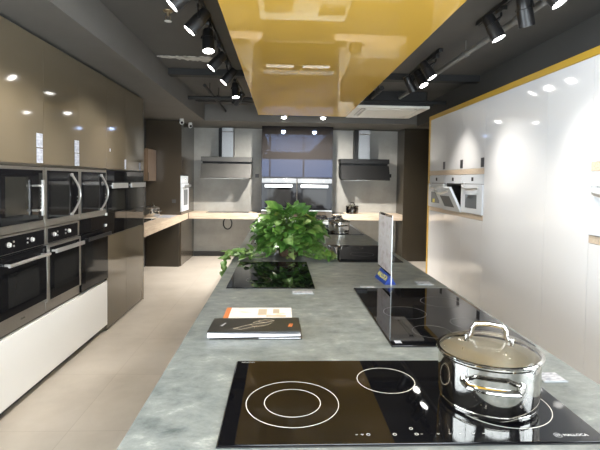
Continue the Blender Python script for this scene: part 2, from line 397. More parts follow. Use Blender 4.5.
def oven(loc, rz, w, h, label, frame, pm, dm, wm, hm, ph, bh, hk, hz=None, knobs=(), kr=.0175, win=None, side=.03, open_deg=0., cat='oven', group=None, display=None, sticker=None, dep=.5, dots=True, hx=None, brandstrip=None):
    t = thing('oven', label, cat, loc, rz, group)
    x0, x1 = -w/2+.002, w/2-.002
    if open_deg:
        c = MB(); zt = h-ph-.006
        c.box(-w/2+.03,-w/2+.05,.001,dep,.012,h-.012); c.box(w/2-.05,w/2-.03,.001,dep,.012,h-.012); c.box(-w/2+.05,w/2-.05,.001,dep,.012,.03); c.box(-w/2+.05,w/2-.05,.001,dep,zt-.02,h-.012); c.box(-w/2+.05,w/2-.05,dep-.02,dep,.03,zt-.02)
        c.build('body','dark',t)
    else:
        BX(-w/2+.03,w/2-.03,.001,dep,.012,h-.012).build('body','dark',t)
    p = BX(x0,x1,-.02,0,h-ph,h,b=.0015).build('control_panel', frame, t)
    if pm != frame: BX(x0+side,x1-side,-.024,-.019,h-ph+.006,h-.012).build('control_glass', pm, p)
    for kx in knobs: knob(p, kx, h-ph/2, 'silver', kr, -.022)
    if display:
        for dx in display: BX(dx-.025,dx+.025,-.0235,-.019,h-ph/2-.022,h-ph/2+.022,b=.001).build('display','black',p)
    if dots and knobs:
        for kx in knobs:
            s = 1 if kx < 0 else -1
            for dz in (-.014,.014): MB().cyl((kx+s*.055,-.023,h-ph/2+dz),(kx+s*.055,-.028,h-ph/2+dz),.007,n=12).build('button','silver',p)
    zt = h-ph-.006
    if bh: 
        b_ = BX(x0,x1,-.02,0,0,bh,b=.0015).build('bottom_strip', frame, t)
    zb = bh+.003 if bh else .004
    d = MB()
    d.box(x0,x1,-.034,-.003,zb,zt,b=.002)
    # door built around its hinge so it can stand ajar
    if open_deg: d.xf(Matrix.Translation((0,-.003,zb)) @ Matrix.Rotation(R(open_deg),4,'X') @ Matrix.Translation((0,.003,-zb)))
    T = (Matrix.Translation((0,-.003,zb)) @ Matrix.Rotation(R(open_deg),4,'X') @ Matrix.Translation((0,.003,-zb))) if open_deg else Matrix()
    d = d.build('door', dm, t)
    a = win or (side+.05, .07, .05)          # inset sides, below top, above bottom
    wz0, wz1 = zb+a[2], zt-a[1]
    if side and dm != 'bglass' and frame == 'steel':
        BX(x0+side,x1-side,-.0365,-.034,zb+.012,zt-.02).xf(T).build('door_glass','bglass',d)
        BX(x0+a[0],x1-a[0],-.0378,-.0365,wz0,wz1).xf(T).build('window', wm, d)
    else:
        BX(x0+a[0],x1-a[0],-.0355,-.034,wz0,wz1).xf(T).build('window', wm, d)
    hz = zt-.045 if hz is None else hz
    hx = hx or (x0+.04, x1-.04)
    if hk:
        mb = MB(); y = -.034; out = .045
        if hk == 'round': mb.tube([(hx[0],y-out,hz),(hx[1],y-out,hz)], .0115, 14)
        elif hk == 'flat': mb.box(hx[0],hx[1],y-out-.008,y-out+.006,hz-.016,hz+.016,b=.003)
        elif hk == 'strip': mb.box(hx[0],hx[1],y-.03,y-.016,hz-.028,hz+.028,b=.003)
        elif hk == 'bow':
            mb.tube([(hx[0]+(hx[1]-hx[0])*i/16, y-.008-.04*math.sin(PI*i/16)**.6, hz-.018*math.sin(PI*i/16)) for i in range(17)], .011, 10, ry=.016)
        hd = mb.xf(T).build('handle', hm, d)
        if hk != 'bow':
            for x in (hx[0]+.03, hx[1]-.03): BX(x-.008,x+.008,y-(.04 if hk != 'strip' else .02),y,hz-.007,hz+.007).xf(T).build('mount', hm, hd)
    if sticker: BX(sticker[0],sticker[1],-.0368,-.034,sticker[2],sticker[3]).xf(T).build('sticker','yprint',d)
    return t
yc = lambda i: (E[i]+E[i+1])/2
ww = lambda i: E[i+1]-E[i]-.006
microwave((LX,yc(0),1.180), LR, ww(0), .44, 'built-in stainless microwave with straight square handle, nearest the camera', 'square')
microwave((LX,yc(1),1.180), LR, ww(1), .44, 'middle built-in stainless microwave with bowed silver handle', 'bow')
microwave((LX,yc(2),1.180), LR, ww(2), .44, 'farthest built-in stainless microwave with bowed silver handle', 'bow')
o1 = oven((LX,yc(0),.542), LR, ww(0), .632, 'built-in oven with round bar handle and two silver knobs, nearest the camera', 'steel','bglass','bglass','window','silver', .125,.10,'round', hz=.448, knobs=(-.16,.11), side=.012, win=(.1,.12,.06))
b_ = [c for c in o1.children if c.name.startswith('bottom_strip')][0]
MB().text('classic', .022, Matrix.Translation((0,-.0203,.05)) @ Matrix.Rotation(PI/2,4,'X'), .0003).build('lettering','dark',b_)
oven((LX,yc(1),.542), LR, ww(1), .632, 'stainless framed oven with flat silver handle under the middle microwave', 'steel','bglass','steel','window','silver', .125,.07,'flat', hz=.452, knobs=(-.16,.08), side=.04, win=(.1,.11,.07))
oven((LX,yc(2),.542), LR, ww(2), .632, 'all black oven with black handle under the farthest microwave', 'bglass','bglass','bglass','window','blackm', .12,0,'flat', hz=.46, side=.0, win=(.07,.12,.06))
for i, l in ((3,'upright black oven with silver strip handle, nearer of the pair beyond the microwaves'),(4,'upright black oven with silver strip handle, farther of the pair beside the wooden counter')):
    oven((LX,yc(i),.966), LR, ww(i), .655, l, 'bglass','bglass','bglass','winlite','silver', .115,.225,'strip', hz=.502, side=.0, win=(.09,.075,.02), hx=(-ww(i)/2+.05, ww(i)/2-.05))
tag(BX(-1.734,-1.722,4.515,4.545,1.175,1.20).build('corner_bracket','camwhite'),'small white plastic clip between microwave and black oven, upper one','clip')
tag(BX(-1.738,-1.726,4.515,4.545,1.065,1.09).build('corner_bracket','camwhite'),'small white plastic clip on the black oven, lower one','clip')

# ------------------------------------------------------------------ left wooden counter + things on it
tag(BX(-2.355,-1.738,5.81,7.945,.79,.91,b=.004).build('counter','oaky'), 'thick pale oak counter between the taupe cabinets and the dark column', 'worktop')
tag(BX(-2.34,-1.77,7.925,7.945,0,.785).build('support_panel','umber'), 'dark support panel beneath the far end of the left oak counter', 'panel')
t = thing('wall_cabinet','brown wood veneer wall cabinet above the left oak counter','cabinet',(-2.26,7.69,1.50))
BX(-2.355,-2.19,7.45,7.93,1.502,2.03,b=.002).build('carcass','walnut',t,world=True)
BX(-2.189,-2.17,7.45,7.93,1.502,2.03,b=.002).build('door','walnut',t,world=True)
BX(-2.1695,-2.163,7.46,7.468,1.512,1.64).build('edge_pull','black',t,world=True)

# dark column with white oven
t = tall_unit('tall_cabinet','tall dark brown column with a built-in white oven, in the left back corner',(LX,8.245,0),LR,.58,.0,2.555,[(.01,.775),(1.622,2.55)],[.94,1.604],front='brown',inside='brown',dep=.59, wood=[(.795,.905)])
BX(-.289,.289,-.02,-.0005,.776,.794).build('filler','brown',t); BX(-.289,.289,-.02,-.0005,.906,.955).build('filler','brown',t)
oven((LX,8.245,.962),LR,.562,.635,'white built-in oven with grey window in the dark corner column','whiteoven','whiteoven','whiteoven','windowgrey','silver',.13,.0,'flat',knobs=(.0,),side=.0,win=(.11,.11,.1),dots=False)
tag(BX(-2.35,-1.742,8.537,9.095,0,2.555).build('corner_filler','brown'),'dark brown filler panel between the white oven column and the back wall','panel')
tag(BX(-1.90,-1.83,7.943,7.9465,1.12,1.18,b=.001).build('wall_socket','socket'),'small socket plate on the face of the dark corner column','socket')
def cctv(c, d, label):
    t = thing('security_camera',label,'camera',c)
    c = Vector(c); d = Vector(d).normalized()
    MB().cyl(c+Vector((0,0,.0)),c+Vector((0,0,.03)),.035,.032,24).build('base','camwhite',t,world=True)
    hd = MB().lathe([(0,-.04),(.025,-.034),(.037,-.015),(.04,0),(.037,.015),(.033,.03),(0,.03)],c+Vector((0,0,-.03)),24,d).build('head','camwhite',t,world=True)
    MB().cyl(c+Vector((0,0,-.03))+d*.03,c+Vector((0,0,-.03))+d*.036,.022,n=20).build('lens','bglass',hd,world=True)
cctv((-1.70,7.78,2.5345),(.35,-1,-.3),'white security camera above the edge of the dark corner column, left one')
cctv((-1.66,8.30,2.5345),(.5,-1,-.3),'white security camera above the white oven column, right one')

# ------------------------------------------------------------------ pots
def pot(loc, rz, r, h, label, sm='polish', k=1., lidh=True):
    t = thing('cooking_pot', label, 'pot', loc, rz)
    b = MB().lathe([(0,0),(r*.90,0),(r*.94,.004),(r*.94,.016),(r*.97,.018),(r*.985,.03),(r,h*.55),(r,h-.006),(r*1.035,h),(r*1.035,h+.003),(r*.985,h+.002),(r*.975,h*.98)],n=64).build('body',sm,t)
    MB().lathe([(r*.975,h*.985),(r*.965,h*.5),(r*.945,.02),(r*.9,.012),(0,.012)],n=64).build('inside','satin',b)
    MB().lathe([(r*.935,.003),(r*.955,.006),(r*.955,.014),(r*.935,.017)],n=64).build('base_band',sm,b)
    # lid: steel rim ring, glass dome, arched knob handle
    zl = h+.004
    rim = MB().lathe([(r*.985,zl),(r*1.045,zl),(r*1.052,zl+.003),(r*1.04,zl+.006),(r*.985,zl+.006),(r*.98,zl+.003),(r*.985,zl)],n=64).build('lid_rim',sm,t)
    prof = [(r*.985,zl+.005)]+[(r*.985*math.cos(a),zl+.006+r*.20*math.sin(a)) for a in [R(x) for x in (15,30,45,60,75)]]+[(0.,zl+.006+r*.20)]
    MB().lathe(prof,n=64).build('glass_lid','glass',rim)
    zt = zl+.006+r*.17
    hw = r*.34
    pts = [(-hw-.016,0,zt+.003),(-hw-.004,0,zt+.004),(-hw,0,zt+.014),(-hw+.002,0,zt+.032),(-hw+.010,0,zt+.043),(0,0,zt+.047),(hw-.010,0,zt+.043),(hw-.002,0,zt+.032),(hw,0,zt+.014),(hw+.004,0,zt+.004),(hw+.016,0,zt+.003)]
    lh = MB().tube(pts,.0048*k,10,ry=.0075*k).build('lid_handle',sm,rim)
    for s in (-1,1): MB().cyl((s*(hw+.012),0,zt-.008),(s*(hw+.012),0,zt+.012),.008*k,n=14).build('rivet',sm,lh)
    for sgn in (-1,1):
        a = .36
        P = []
        for i in range(13):
            s = -1+2*i/12
            P.append((r*.58*s, sgn*(r*(1.0-.0*abs(s))+ .012+.030*(1-abs(s)**4)) if abs(s) < .99 else sgn*(math.sqrt(max(0,r*r-(r*.58)**2))), h*.70))
        hd = MB().tube([(-r*.50, sgn*r*.84, h*.70),(-r*.52,sgn*(r*.98),h*.705),(-r*.44,sgn*(r*1.19),h*.715),(-r*.2,sgn*(r*1.27),h*.72),(0,sgn*(r*1.28),h*.72),(r*.2,sgn*(r*1.27),h*.72),(r*.44,sgn*(r*1.19),h*.715),(r*.52,sgn*(r*.98),h*.705),(r*.50,sgn*r*.84,h*.70)],.0085*k,10,ry=.0055*k).build('side_handle',sm,t)
        for s in (-1,1):
            MB().lathe([(0,0),(.012*k,0),(.012*k,.003),(.007*k,.006),(0,.007)],(s*r*.505,sgn*r*.862,h*.70),16,(s*.5,sgn*.86,0)).build('rivet',sm,hd)
    return t

# ------------------------------------------------------------------ back wall
CY = 8.58
t = thing('counter','pale oak counter under the grey hood, left of the back ovens','worktop',(-1.05,8.84,.79))
BX(-1.738,-.372,CY,9.095,.79,.905,b=.003).build('top','oakx',t,world=True)
t = thing('counter','pale oak counter under the black hood, right of the back ovens','worktop',(1.67,8.84,.79))
BX(.982,2.352,CY,9.095,.79,.905,b=.003).build('top','oakx',t,world=True)
# centre tall unit
t = thing('tall_cabinet','tall dark mirrored glass unit holding two ovens in the middle of the back wall','cabinet',(.305,8.8,0))
mb = MB(); x0, x1 = -.368, .978
mb.box(x0,x0+.02,CY,9.095,0,2.56); mb.box(x1-.02,x1,CY,9.095,0,2.56); mb.box(x0+.02,x1-.02,9.07,9.095,0,2.56)
for z in (0,.955,1.58,2.54): mb.box(x0+.02,x1-.02,CY,9.07,z,z+.02)
mb.box(.296,.314,CY,9.07,.975,1.58)
mb.build('carcass','umber',t,world=True)
BX(x0,x1,CY-.022,CY-.001,1.605,2.56,b=.001).build('glass_panel','panelglass',t,world=True)
BX(x0,x1,CY-.022,CY-.001,1.578,1.603,b=.001).build('filler','black',t,world=True)
BX(x0,.304,CY-.022,CY-.001,.02,.955,b=.001).build('door','brown',t,world=True)
BX(.306,x1,CY-.022,CY-.001,.02,.955,b=.001).build('door','brown',t,world=True)
BX(x0-.0,x1,CY-.03,CY-.001,.958,.974,b=.001).build('steel_edge','silver',t,world=True)
for xc, l in ((-.035,'left of the two wide black ovens side by side in the back wall'),(.645,'right of the two wide black ovens side by side in the back wall')):
    oven((xc,CY,.978),0,.662,.598,l,'chim','chim','bglass','window','silver',.085,.0,'strip',hz=.455,knobs=(-.14,.14) if xc < 0 else (-.1,.17),kr=.014,side=.0,win=(.1,.12,.08),dots=False,hx=(-.27,.25))
tag(BX(.982,2.352,9.06,9.068,.2,.78).build('wall_panel','concrete'),'grey back panel beneath the oak counter on the right','panel')
tag(BX(-1.735,-.372,9.06,9.068,.2,.78).build('wall_panel','concrete'),'grey back panel beneath the oak counter on the left','panel')
def hood(name, xa, xb, m, label, chx, black):
    t = thing('range_hood', label, 'range hood', ((xa+xb)/2,8.85,1.55))
    # slanted body: profile in y,z
    BX(xa,xb,8.70,9.097,1.885,1.975,b=.003).build('top_slab',m,t,world=True)
    MB().box(xa+.02,xb-.02,8.76,9.097,1.845,1.885).build('intake_gap','black',t,world=True)
    MB().prism([(8.715,1.845),(8.60,1.575),(8.62,1.562),(9.0,1.60),(9.097,1.70),(9.097,1.845)],'x',xa+.004,xb-.004).build('slanted_panel',m,t,world=True)
    BX(xa+.07,xb-.07,8.70,8.96,1.555,1.575).build('filter','steel',t,world=True)
    c = BX(chx[0],chx[1],8.83,9.097,1.976,2.545,b=.002).build('chimney','chim',t,world=True)
    BX(chx[0]-.07,chx[0]-.001,8.90,9.097,1.976,2.545).build('black_strip','black',t,world=True)  # plain black strip left of the chimney, set back from its front
    BX(chx[0]+.002,chx[1]-.002,8.825,8.83,2.46,2.475).build('chimney_lip','polish',c,world=True)
    if black:
        BX(xb-.002,xb+.035,8.66,8.74,1.62,1.69,b=.005).build('side_knob','black',t,world=True)
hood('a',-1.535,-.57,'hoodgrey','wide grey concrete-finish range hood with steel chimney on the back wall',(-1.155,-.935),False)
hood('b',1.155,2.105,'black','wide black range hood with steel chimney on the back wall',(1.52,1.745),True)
tag(BX(-.52,-.445,9.09,9.0995,1.585,1.66,b=.002).build('wall_socket','socket'),'dark square socket plate on the concrete wall beside the tall mirrored unit','socket')
# cable coil under the left back counter
mb = MB(); pts = [(-1.06+.10*math.sin(a)*.85,9.0505,.66+.115*math.cos(a)) for a in [2*PI*i/32*1.96 for i in range(33)]]
mb.tube(pts,.010,8); mb.tube([(-1.06,9.0505,.772),(-1.04,9.0505,.789)],.008,8)
tag(mb.build('cable_coil','black'),'coiled black cable hanging under the left oak back counter','cable')
# tall brown cabinet, right back corner
t = thing('tall_cabinet','tall plain dark brown cabinet in the right back corner','cabinet',(2.68,8.84,0))
BX(2.358,2.995,8.60,9.095,.0,2.56).build('carcass','umber',t,world=True)
BX(2.358,2.995,8.58,8.599,.01,2.56,b=.001).build('door','umber',t,world=True)

# hobs
def hob(label, x0,x1,y0,y1,z, rings=(), dim=(), rot=0, group=None):
    t = thing('induction_hob', label, 'hob', ((x0+x1)/2,(y0+y1)/2,z))
    BX(x0,x1,y0,y1,z+.0005,z+.0065,b=.0018).build('glass_top','hobglass',t,world=True)
    BX(x0-.003,x1+.003,y0-.003,y1+.003,z+.0002,z+.0026,b=.0008).build('edge_trim','blackm',t,world=True)
    for cx,cy,rr in rings: MB().annulus(cx,cy,z+.0064,rr-.0012,rr+.0012,72).build('zone_ring','ring',t,world=True)
    for cx,cy,rr in dim: MB().annulus(cx,cy,z+.0064,rr-.0014,rr+.0014,64).build('zone_ring','dimring',t,world=True)
    return t
hob('thin black hob lying on the oak counter under the grey hood', -1.42,-.62,8.64,9.02,.905)
hob('thin black hob lying on the oak counter under the black hood', 1.01,1.25,8.62,9.02,.905)
hob('small black hob on the left oak counter in front of the steel pot', -2.28,-1.95,6.35,7.1,.91)
pot((-2.13,7.55,.91), R(70), .125,.14,'stainless pot with lid on the left oak counter')
tag(BX(-2.02,-1.79,7.35,7.85,.9105,.913).build('leaflet','paper'),'pale blue sheet lying on the left oak counter beside the pot','paper')
pot((1.40,8.76,.905), R(20), .12,.14,'small dark steel pot on the back counter under the black hood', sm=mat('dark steel',(.16,.15,.14),.2,metal=1.))

# ------------------------------------------------------------------ right white cabinets
RX = 2.22; RR = R(-90)
RE = [6.59,5.98,5.385,4.80]
wl = ['white tall unit around the farthest white oven, at the yellow-edged end','white tall unit around the half-open white oven on the right wall','white tall unit around the nearest oven of the far trio on the right wall']
for i in range(3):
    a, b = RE[i+1], RE[i]
    tall_unit('tall_cabinet', wl[i], (RX,(a+b)/2,0), RR, b-a, .08, 2.455, [(.085,1.132),(1.712,2.455)], [1.172,1.645], front='white', inside='wcarc', dep=.57, plinth=.08, wood=[(1.135,1.188),(1.647,1.709)])
tall_unit('tall_cabinet','wide plain white gloss unit with the bright light pool on the right wall',(RX,4.23,0),RR,1.138,.08,2.455,[(.085,2.455)],[],front='white',inside='wcarc',dep=.57,plinth=.08)
tall_unit('tall_cabinet','narrow plain white gloss unit beside the nearest niche on the right wall',(RX,3.387,0),RR,.547,.08,2.455,[(.085,2.455)],[],front='white',inside='wcarc',dep=.57,plinth=.08)
tall_unit('tall_cabinet','white tall unit at the right picture edge around the nearest white oven',(RX,2.815,0),RR,.594,.08,2.455,[(.085,1.132),(1.712,2.455)],[1.172,1.645],front='white',inside='wcarc',dep=.57,plinth=.08,wood=[(1.135,1.188),(1.647,1.709)])
tall_unit('tall_cabinet','plain white tall unit closing the right row at the street end',(RX,1.9,0),RR,1.2,.08,2.455,[(.085,2.455)],[],front='white',inside='wcarc',dep=.57,plinth=.08)
struct('trim_6', MB().box(2.197,2.81,1.3,6.655,2.458,2.515).box(2.197,2.81,6.594,6.655,0,2.458), 'yellowm')
ol = ['farthest white compact oven on the right wall, yellow sticker on its door','middle white compact oven on the right wall with its door half open','white compact oven on the right wall, closed, nearest of the far trio']
for i in range(3):
    a, b = RE[i+1], RE[i]
    oven((RX,(a+b)/2,1.1915),RR,b-a-.008,.45,ol[i],'whiteoven','whiteoven','whiteoven','windowgrey','silver',.105,.0,'bow',side=0.,win=(.13,.12,.06),display=(.0,),dots=False,open_deg=26 if i == 1 else 0,sticker=(-.1,-.02,.07,.12) if i == 0 else None, hx=(-.2,.2))
oven((RX,2.815,1.1915),RR,.585,.45,'white compact oven at the right edge of the picture','whiteoven','whiteoven','whiteoven','windowgrey','silver',.105,.0,'bow',side=0.,win=(.13,.12,.06),display=(.0,),dots=False,hx=(-.24,.24))
for y, l in ((6.0,'dark grey tag above the farthest white oven'),(5.41,'dark grey tag above the half-open white oven'),(4.84,'dark grey tag above the closed white oven, nearest of three')):
    tag(BX(2.196,2.1995,y-.035,y+.04,1.722,1.825).build('price_tag','socket'), l, 'label')

# ------------------------------------------------------------------ island
t = thing('kitchen_island','long kitchen island with grey concrete-look worktop down the middle of the showroom','kitchen island',(.315,4.15,0))
BX(-.376,1.015,.72,7.55,.88,.92,b=.002).build('worktop','worktop',t,world=True)
BX(-.36,.99,.75,7.52,.08,.879).build('base','islandside',t,world=True)
BX(-.31,.94,.8,7.47,0,.079).build('plinth','dark',t,world=True)
for i in range(8):
    y = .76+i*.845
    BX(-.374,-.3605,y,y+.84,.085,.875,b=.001).build('door','islandside',t,world=True)
    BX(.991,1.009,y,y+.84,.085,.875,b=.001).build('door','islandside',t,world=True)
Z = .92
h1 = hob('wide black hob with white zone rings in the foreground, carrying the big pot', -.143,.812,1.045,1.54,Z, rings=[(.04,1.247,.130),(.04,1.247,.079),(.338,1.386,.0895),(.628,1.24,.137)])
I = Matrix.Translation
MB().text('MALLOCA',.0135,I((.744,1.072,Z+.0066)),.0002,.0003).build('lettering','print',h1,world=True)
em = MB()
for k in range(3): em.tube([(.692+k*.0045,1.067,Z+.0067),(.6945+k*.0045,1.0775,Z+.0067),(.697+k*.0045,1.067,Z+.0067)],.0006,5)
em.annulus(.699,1.072,Z+.0064,.009,.0098,32,.0003)
em.build('emblem','print',h1,world=True)
MB().text('INDUCTION',.008,I((-.105,1.527,Z+.0066)),.0002).build('lettering','print',h1,world=True)
cp = MB()
for x, k in ((.195,0),(.209,1),(.224,2),(.290,2),(.345,3),(.358,0),(.40,1),(.43,1),(.455,0),(.49,1),(.515,0)):
    y = 1.083
    if k == 0: cp.box(x-.003,x+.003,y-.0005,y+.0005,Z+.0064,Z+.0068)
    elif k == 1: cp.tube([(x-.003,y+.002,Z+.0066),(x,y-.002,Z+.0066),(x+.003,y+.002,Z+.0066)],.0006,5)
    else: cp.annulus(x,y,Z+.0064,.0035,.0048,20)
cp.annulus(.338,1.108,Z+.0064,.0035,.0048,20)
cp.build('control_marks','ring',h1,world=True)
h2 = hob('black hob behind the big pot, right side of the island, price card lying behind it', .434,.994,1.683,2.60,Z, dim=[(.60,2.11,.10),(.64,1.84,.08),(.84,2.30,.10),(.84,1.95,.075)])
BX(.452,.478,1.705,1.735,Z+.0064,Z+.0068).build('sticker','paper',h2,world=True)
hob('black hob on the left of the island in front of the potted plant', -.308,.204,2.60,3.425,Z, dim=[(-.13,2.8,.08),(.05,3.15,.09)])
hob('black hob on the right of the island just beyond the sign stand', .46,.96,3.45,4.35,Z, dim=[(.70,3.8,.10),(.70,4.15,.07)])
hob('black hob on the left of the island partly hidden behind the plant', -.287,.2,4.37,5.12,Z)
hob('far black hob on the right of the island under the farther steel pot', .47,.975,5.2,6.30,Z)
hob('farthest black hob at the far left end of the island', -.283,.15,6.35,7.2,Z)
pot((.602,1.252,Z+.0068), R(-20), .137,.142,'big stainless pot with glass lid on the foreground hob')
pot((.70,5.36,Z+.0068), R(25), .125,.13,'stainless pot on the far hob of the island')
t = thing('gas_stove','small two-burner gas stove with black burners at the far end of the island','stove',(.76,7.0,Z))
BX(.56,.96,6.86,7.2,Z+.0005,Z+.03,b=.006).build('body','polish',t,world=True)
for x in (.64,.88):
    MB().lathe([(0,0),(.085,0),(.085,.012),(.06,.02),(.055,.035),(.03,.04),(0,.04)],(x,7.03,Z+.03),28).build('burner','black',t,world=True)
    g = MB()
    for k in range(4):
        a = PI/2*k+PI/4; g.tube([(x+.10*math.cos(a),7.03+.10*math.sin(a),Z+.03),(x+.10*math.cos(a),7.03+.10*math.sin(a),Z+.075),(x+.03*math.cos(a),7.03+.03*math.sin(a),Z+.078)],.007,6)
    g.build('pan_support','black',t,world=True)
    MB().cyl((x,6.86,Z+.017),(x,6.84,Z+.017),.016,n=18).build('knob','black',t,world=True)

# price cards on the worktop
def card(x0,x1,y0,y1,label):
    t = thing('price_card',label,'label',((x0+x1)/2,(y0+y1)/2,Z))
    BX(x0,x1,y0,y1,Z+.0004,Z+.0035,b=.0008).build('holder','cardholder',t,world=True)
    BX(x0+.004,x1-.004,y0+.004,y1-.004,Z+.0034,Z+.0042).build('print','paper',t,world=True)
card(.068,.190,2.475,2.54,'printed price card on the worktop in front of the left hob')
card(.845,.925,1.375,1.445,'printed price card on the worktop to the right of the big pot')
card(.850,.945,2.70,2.79,'pale price card on the worktop right of the blue sign stand')
card(.475,.565,2.615,2.66,'narrow price card on the worktop behind the hob, left of the sign stand')
tag(BX(-.26,-.17,4.45,4.72,Z+.0068,Z+.009).build('leaflet','paper'),'pale leaflet lying on the hob half hidden behind the plant','paper')

# sign stand
t = thing('sign_stand','clear acrylic upright sign in a royal blue triangular foot on the island','sign',(.67,2.82,Z))
ax = Vector((.012,-.225,0)); a0 = Vector((.664,2.93,Z+.0005)); nrm = Vector((ax.y,-ax.x,0)).normalized()   # towards front-left
if nrm.x > 0: nrm = -nrm
def tri(c): return [c-nrm*.036, c+nrm*.036, c+Vector((0,0,.062))]
mb = MB(); A = [mb.bm.verts.new(p) for p in tri(a0)]; B = [mb.bm.verts.new(p) for p in tri(a0+ax)]
for i in range(3):
    j = (i+1)%3; mb.bm.faces.new((A[i],A[j],B[j],B[i]))
mb.bm.faces.new(A[::-1]); mb.bm.faces.new(B)
foot = mb.build('foot','blue',t,world=True)
# lettering on the slanted front face
mid = a0+ax*.5; up = (Vector((0,0,.062))-nrm*.036).normalized(); xd = ax.normalized(); zd = xd.cross(up).normalized()
if zd.dot(nrm) < 0: xd = -xd; zd = -zd
cpos = mid+nrm*.018+Vector((0,0,.031))+zd*.001
MT = Matrix(((xd.x,up.x,zd.x,cpos.x),(xd.y,up.y,zd.y,cpos.y),(xd.z,up.z,zd.z,cpos.z),(0,0,0,1)))
MB().text('MALLOCA',.042,MT,.0004,.0006).build('lettering','yprint',foot,world=True)
px, py0, py1 = .664, 2.645, 3.01
BX(px,px+.003,py0,py1,Z+.064,1.350,b=.0006).build('acrylic_sheet','acrylic',t,world=True)
BX(px-.0005,px+.0035,py0-.004,py0,Z+.003,1.350).build('sheet_edge','acredge',t,world=True)
def leaflet_mat():
    m = noisy('faded printed insert',[(.34,.29,.27),(.55,.46,.44),(.68,.63,.60),(.58,.52,.50),(.46,.47,.20)],9,(1,1,1.6),.4,lo=.3,hi=.72)
    m.node_tree.nodes['Principled BSDF'].inputs['Alpha'].default_value = .5
    return m
BX(px-.0012,px-.0004,py0+.006,py1-.008,Z+.075,1.335).build('insert',leaflet_mat(),t,world=True)

# brochures
t = thing('leaflet','open white leaflet with orange edge lying behind the black brochure','leaflet',(-.10,2.1,Z))
BX(-.255,.058,1.95,2.195,Z+.0005,Z+.004).build('page','peach',t,world=True)
BX(-.255,-.232,1.95,2.195,Z+.0039,Z+.0046).build('orange_edge','orange',t,world=True)
mb = MB()
for x0_, x1_, y0_, y1_ in ((-.10,-.06,2.08,2.17),(-.03,.0,2.10,2.17),(-.06,.03,2.05,2.07)): mb.box(x0_,x1_,y0_,y1_,Z+.0039,Z+.0044)
mb.build('print_block','goldprint',t,world=True)
t = thing('folder','thin black folder lying flat under the black brochure','folder',(-.1,1.9,Z))
BX(-.275,.092,1.765,1.945,Z+.0004,Z+.0042,b=.001).build('cover','cover',t,world=True)
BX(-.08,.086,1.7645,1.77,Z+.0043,Z+.006).build('page','pages',t,world=True)
t = thing('brochure','black brochure with white pages and a line drawing on its cover, on the island','brochure',(-.1,1.9,Z))
# page block and a cover curling up towards the reader
mb = MB(); xs = [-.283+.368*i/12 for i in range(13)]
def hgt(i): s = i/12; return Z+.010+.016*(1-s)**.6+.004*s
def slab(z0f, z1f, ya, yb, dz_back):
    mb = MB(); V = []
    for i, x in enumerate(xs):
        a, b = z0f(i), z1f(i)
        V.append([mb.bm.verts.new((x,ya,a)),mb.bm.verts.new((x,yb,a-dz_back if dz_back else a)),mb.bm.verts.new((x,yb,b-dz_back)),mb.bm.verts.new((x,ya,b))])
    for P, Q in zip(V,V[1:]):
        for k in range(4):
            j = (k+1)%4; mb.bm.faces.new((P[k],P[j],Q[j],Q[k]))
    mb.bm.faces.new(V[0]); mb.bm.faces.new(V[-1][::-1])
    return mb
slab(lambda i: Z+.0066+.008*(i/12), lambda i: Z+.012+.013*(1-i/12)+.008*(i/12), 1.764, 1.95, .002).build('pages','pages',t,world=True)
cv = slab(lambda i: Z+.030+.004*(i/12), lambda i: Z+.032+.004*(i/12), 1.762, 1.955, .006).build('cover','cover',t,world=True)
slab(lambda i: Z+.0245-.002*(i/12)-.0, lambda i: Z+.0285+.003*(i/12), 1.79, 1.95, .004).build('inner_cover','black',t,world=True)
mb = MB(); zc = Z+.0335
def cz(x,y): return Z+.032+.004*((x+.283)/.368)-.006*((y-1.762)/.193)
def L(*p): mb.tube([(x,y,cz(x,y)+.0003) for x,y in [(x,1.775+(y-1.80)*.8) for x,y in p]],.0006,5)
L((-.185,1.835),(-.12,1.90),(-.06,1.93)); L((-.185,1.835),(-.15,1.815)); L((-.15,1.82),(-.09,1.88)); L((-.12,1.90),(-.10,1.86),(-.05,1.89)); L((-.09,1.95),(-.06,1.99),(-.02,1.97),(-.06,1.93),(-.09,1.95)); L((-.11,1.93),(-.08,1.98)); L((-.10,1.86),(-.10,1.83)); L((-.05,1.89),(-.03,1.93))
mb.build('line_drawing','goldprint',cv,world=True)
def tilt(x,y,rz): return I((x,y,cz(x,y)+.0003)) @ Matrix.Rotation(R(-1.8),4,'X') @ Matrix.Rotation(R(rz),4,'Z')
MB().text('kitchen',.016,tilt(-.232,1.86,75),.0002).build('lettering','print',cv,world=True)
MB().text('2020',.022,tilt(.048,1.84,80),.0002,.0005).build('lettering','orange',cv,world=True)

# ------------------------------------------------------------------ plant
def add_leaf(mb, p, d, nrm, L, wd=.78, droop=.25, fold=.12):
    d = d.normalized(); s = d.cross(nrm)
    if s.length < 1e-4: s = d.orthogonal()
    s.normalize(); n = s.cross(d).normalized()
    prof = [(-.06,.20),(.08,.40),(.25,.46),(.45,.40),(.65,.28),(.83,.14)]
    mid = []; lf = []; rt = []
    def pos(t, w, sg):
        z = -droop*t*t*L + fold*abs(w)*L
        return p + d*(t*L) + s*(sg*w*L*wd) + n*z
    mid0 = mb.bm.verts.new(pos(.0,0,0)); mid.append(mid0)
    for t, w in prof[1:]: mid.append(mb.bm.verts.new(pos(t,0,0)))
    tip = mb.bm.verts.new(pos(1.0,0,0))
    for t, w in prof:
        lf.append(mb.bm.verts.new(pos(t,w,1))); rt.append(mb.bm.verts.new(pos(t,w,-1)))
    for i in range(len(prof)-1):
        mb.bm.faces.new((mid[i],mid[i+1],lf[i+1],lf[i])); mb.bm.faces.new((mid[i+1],mid[i],rt[i],rt[i+1]))
    mb.bm.faces.new((mid[-1],tip,lf[-1])); mb.bm.faces.new((tip,mid[-1],rt[-1]))
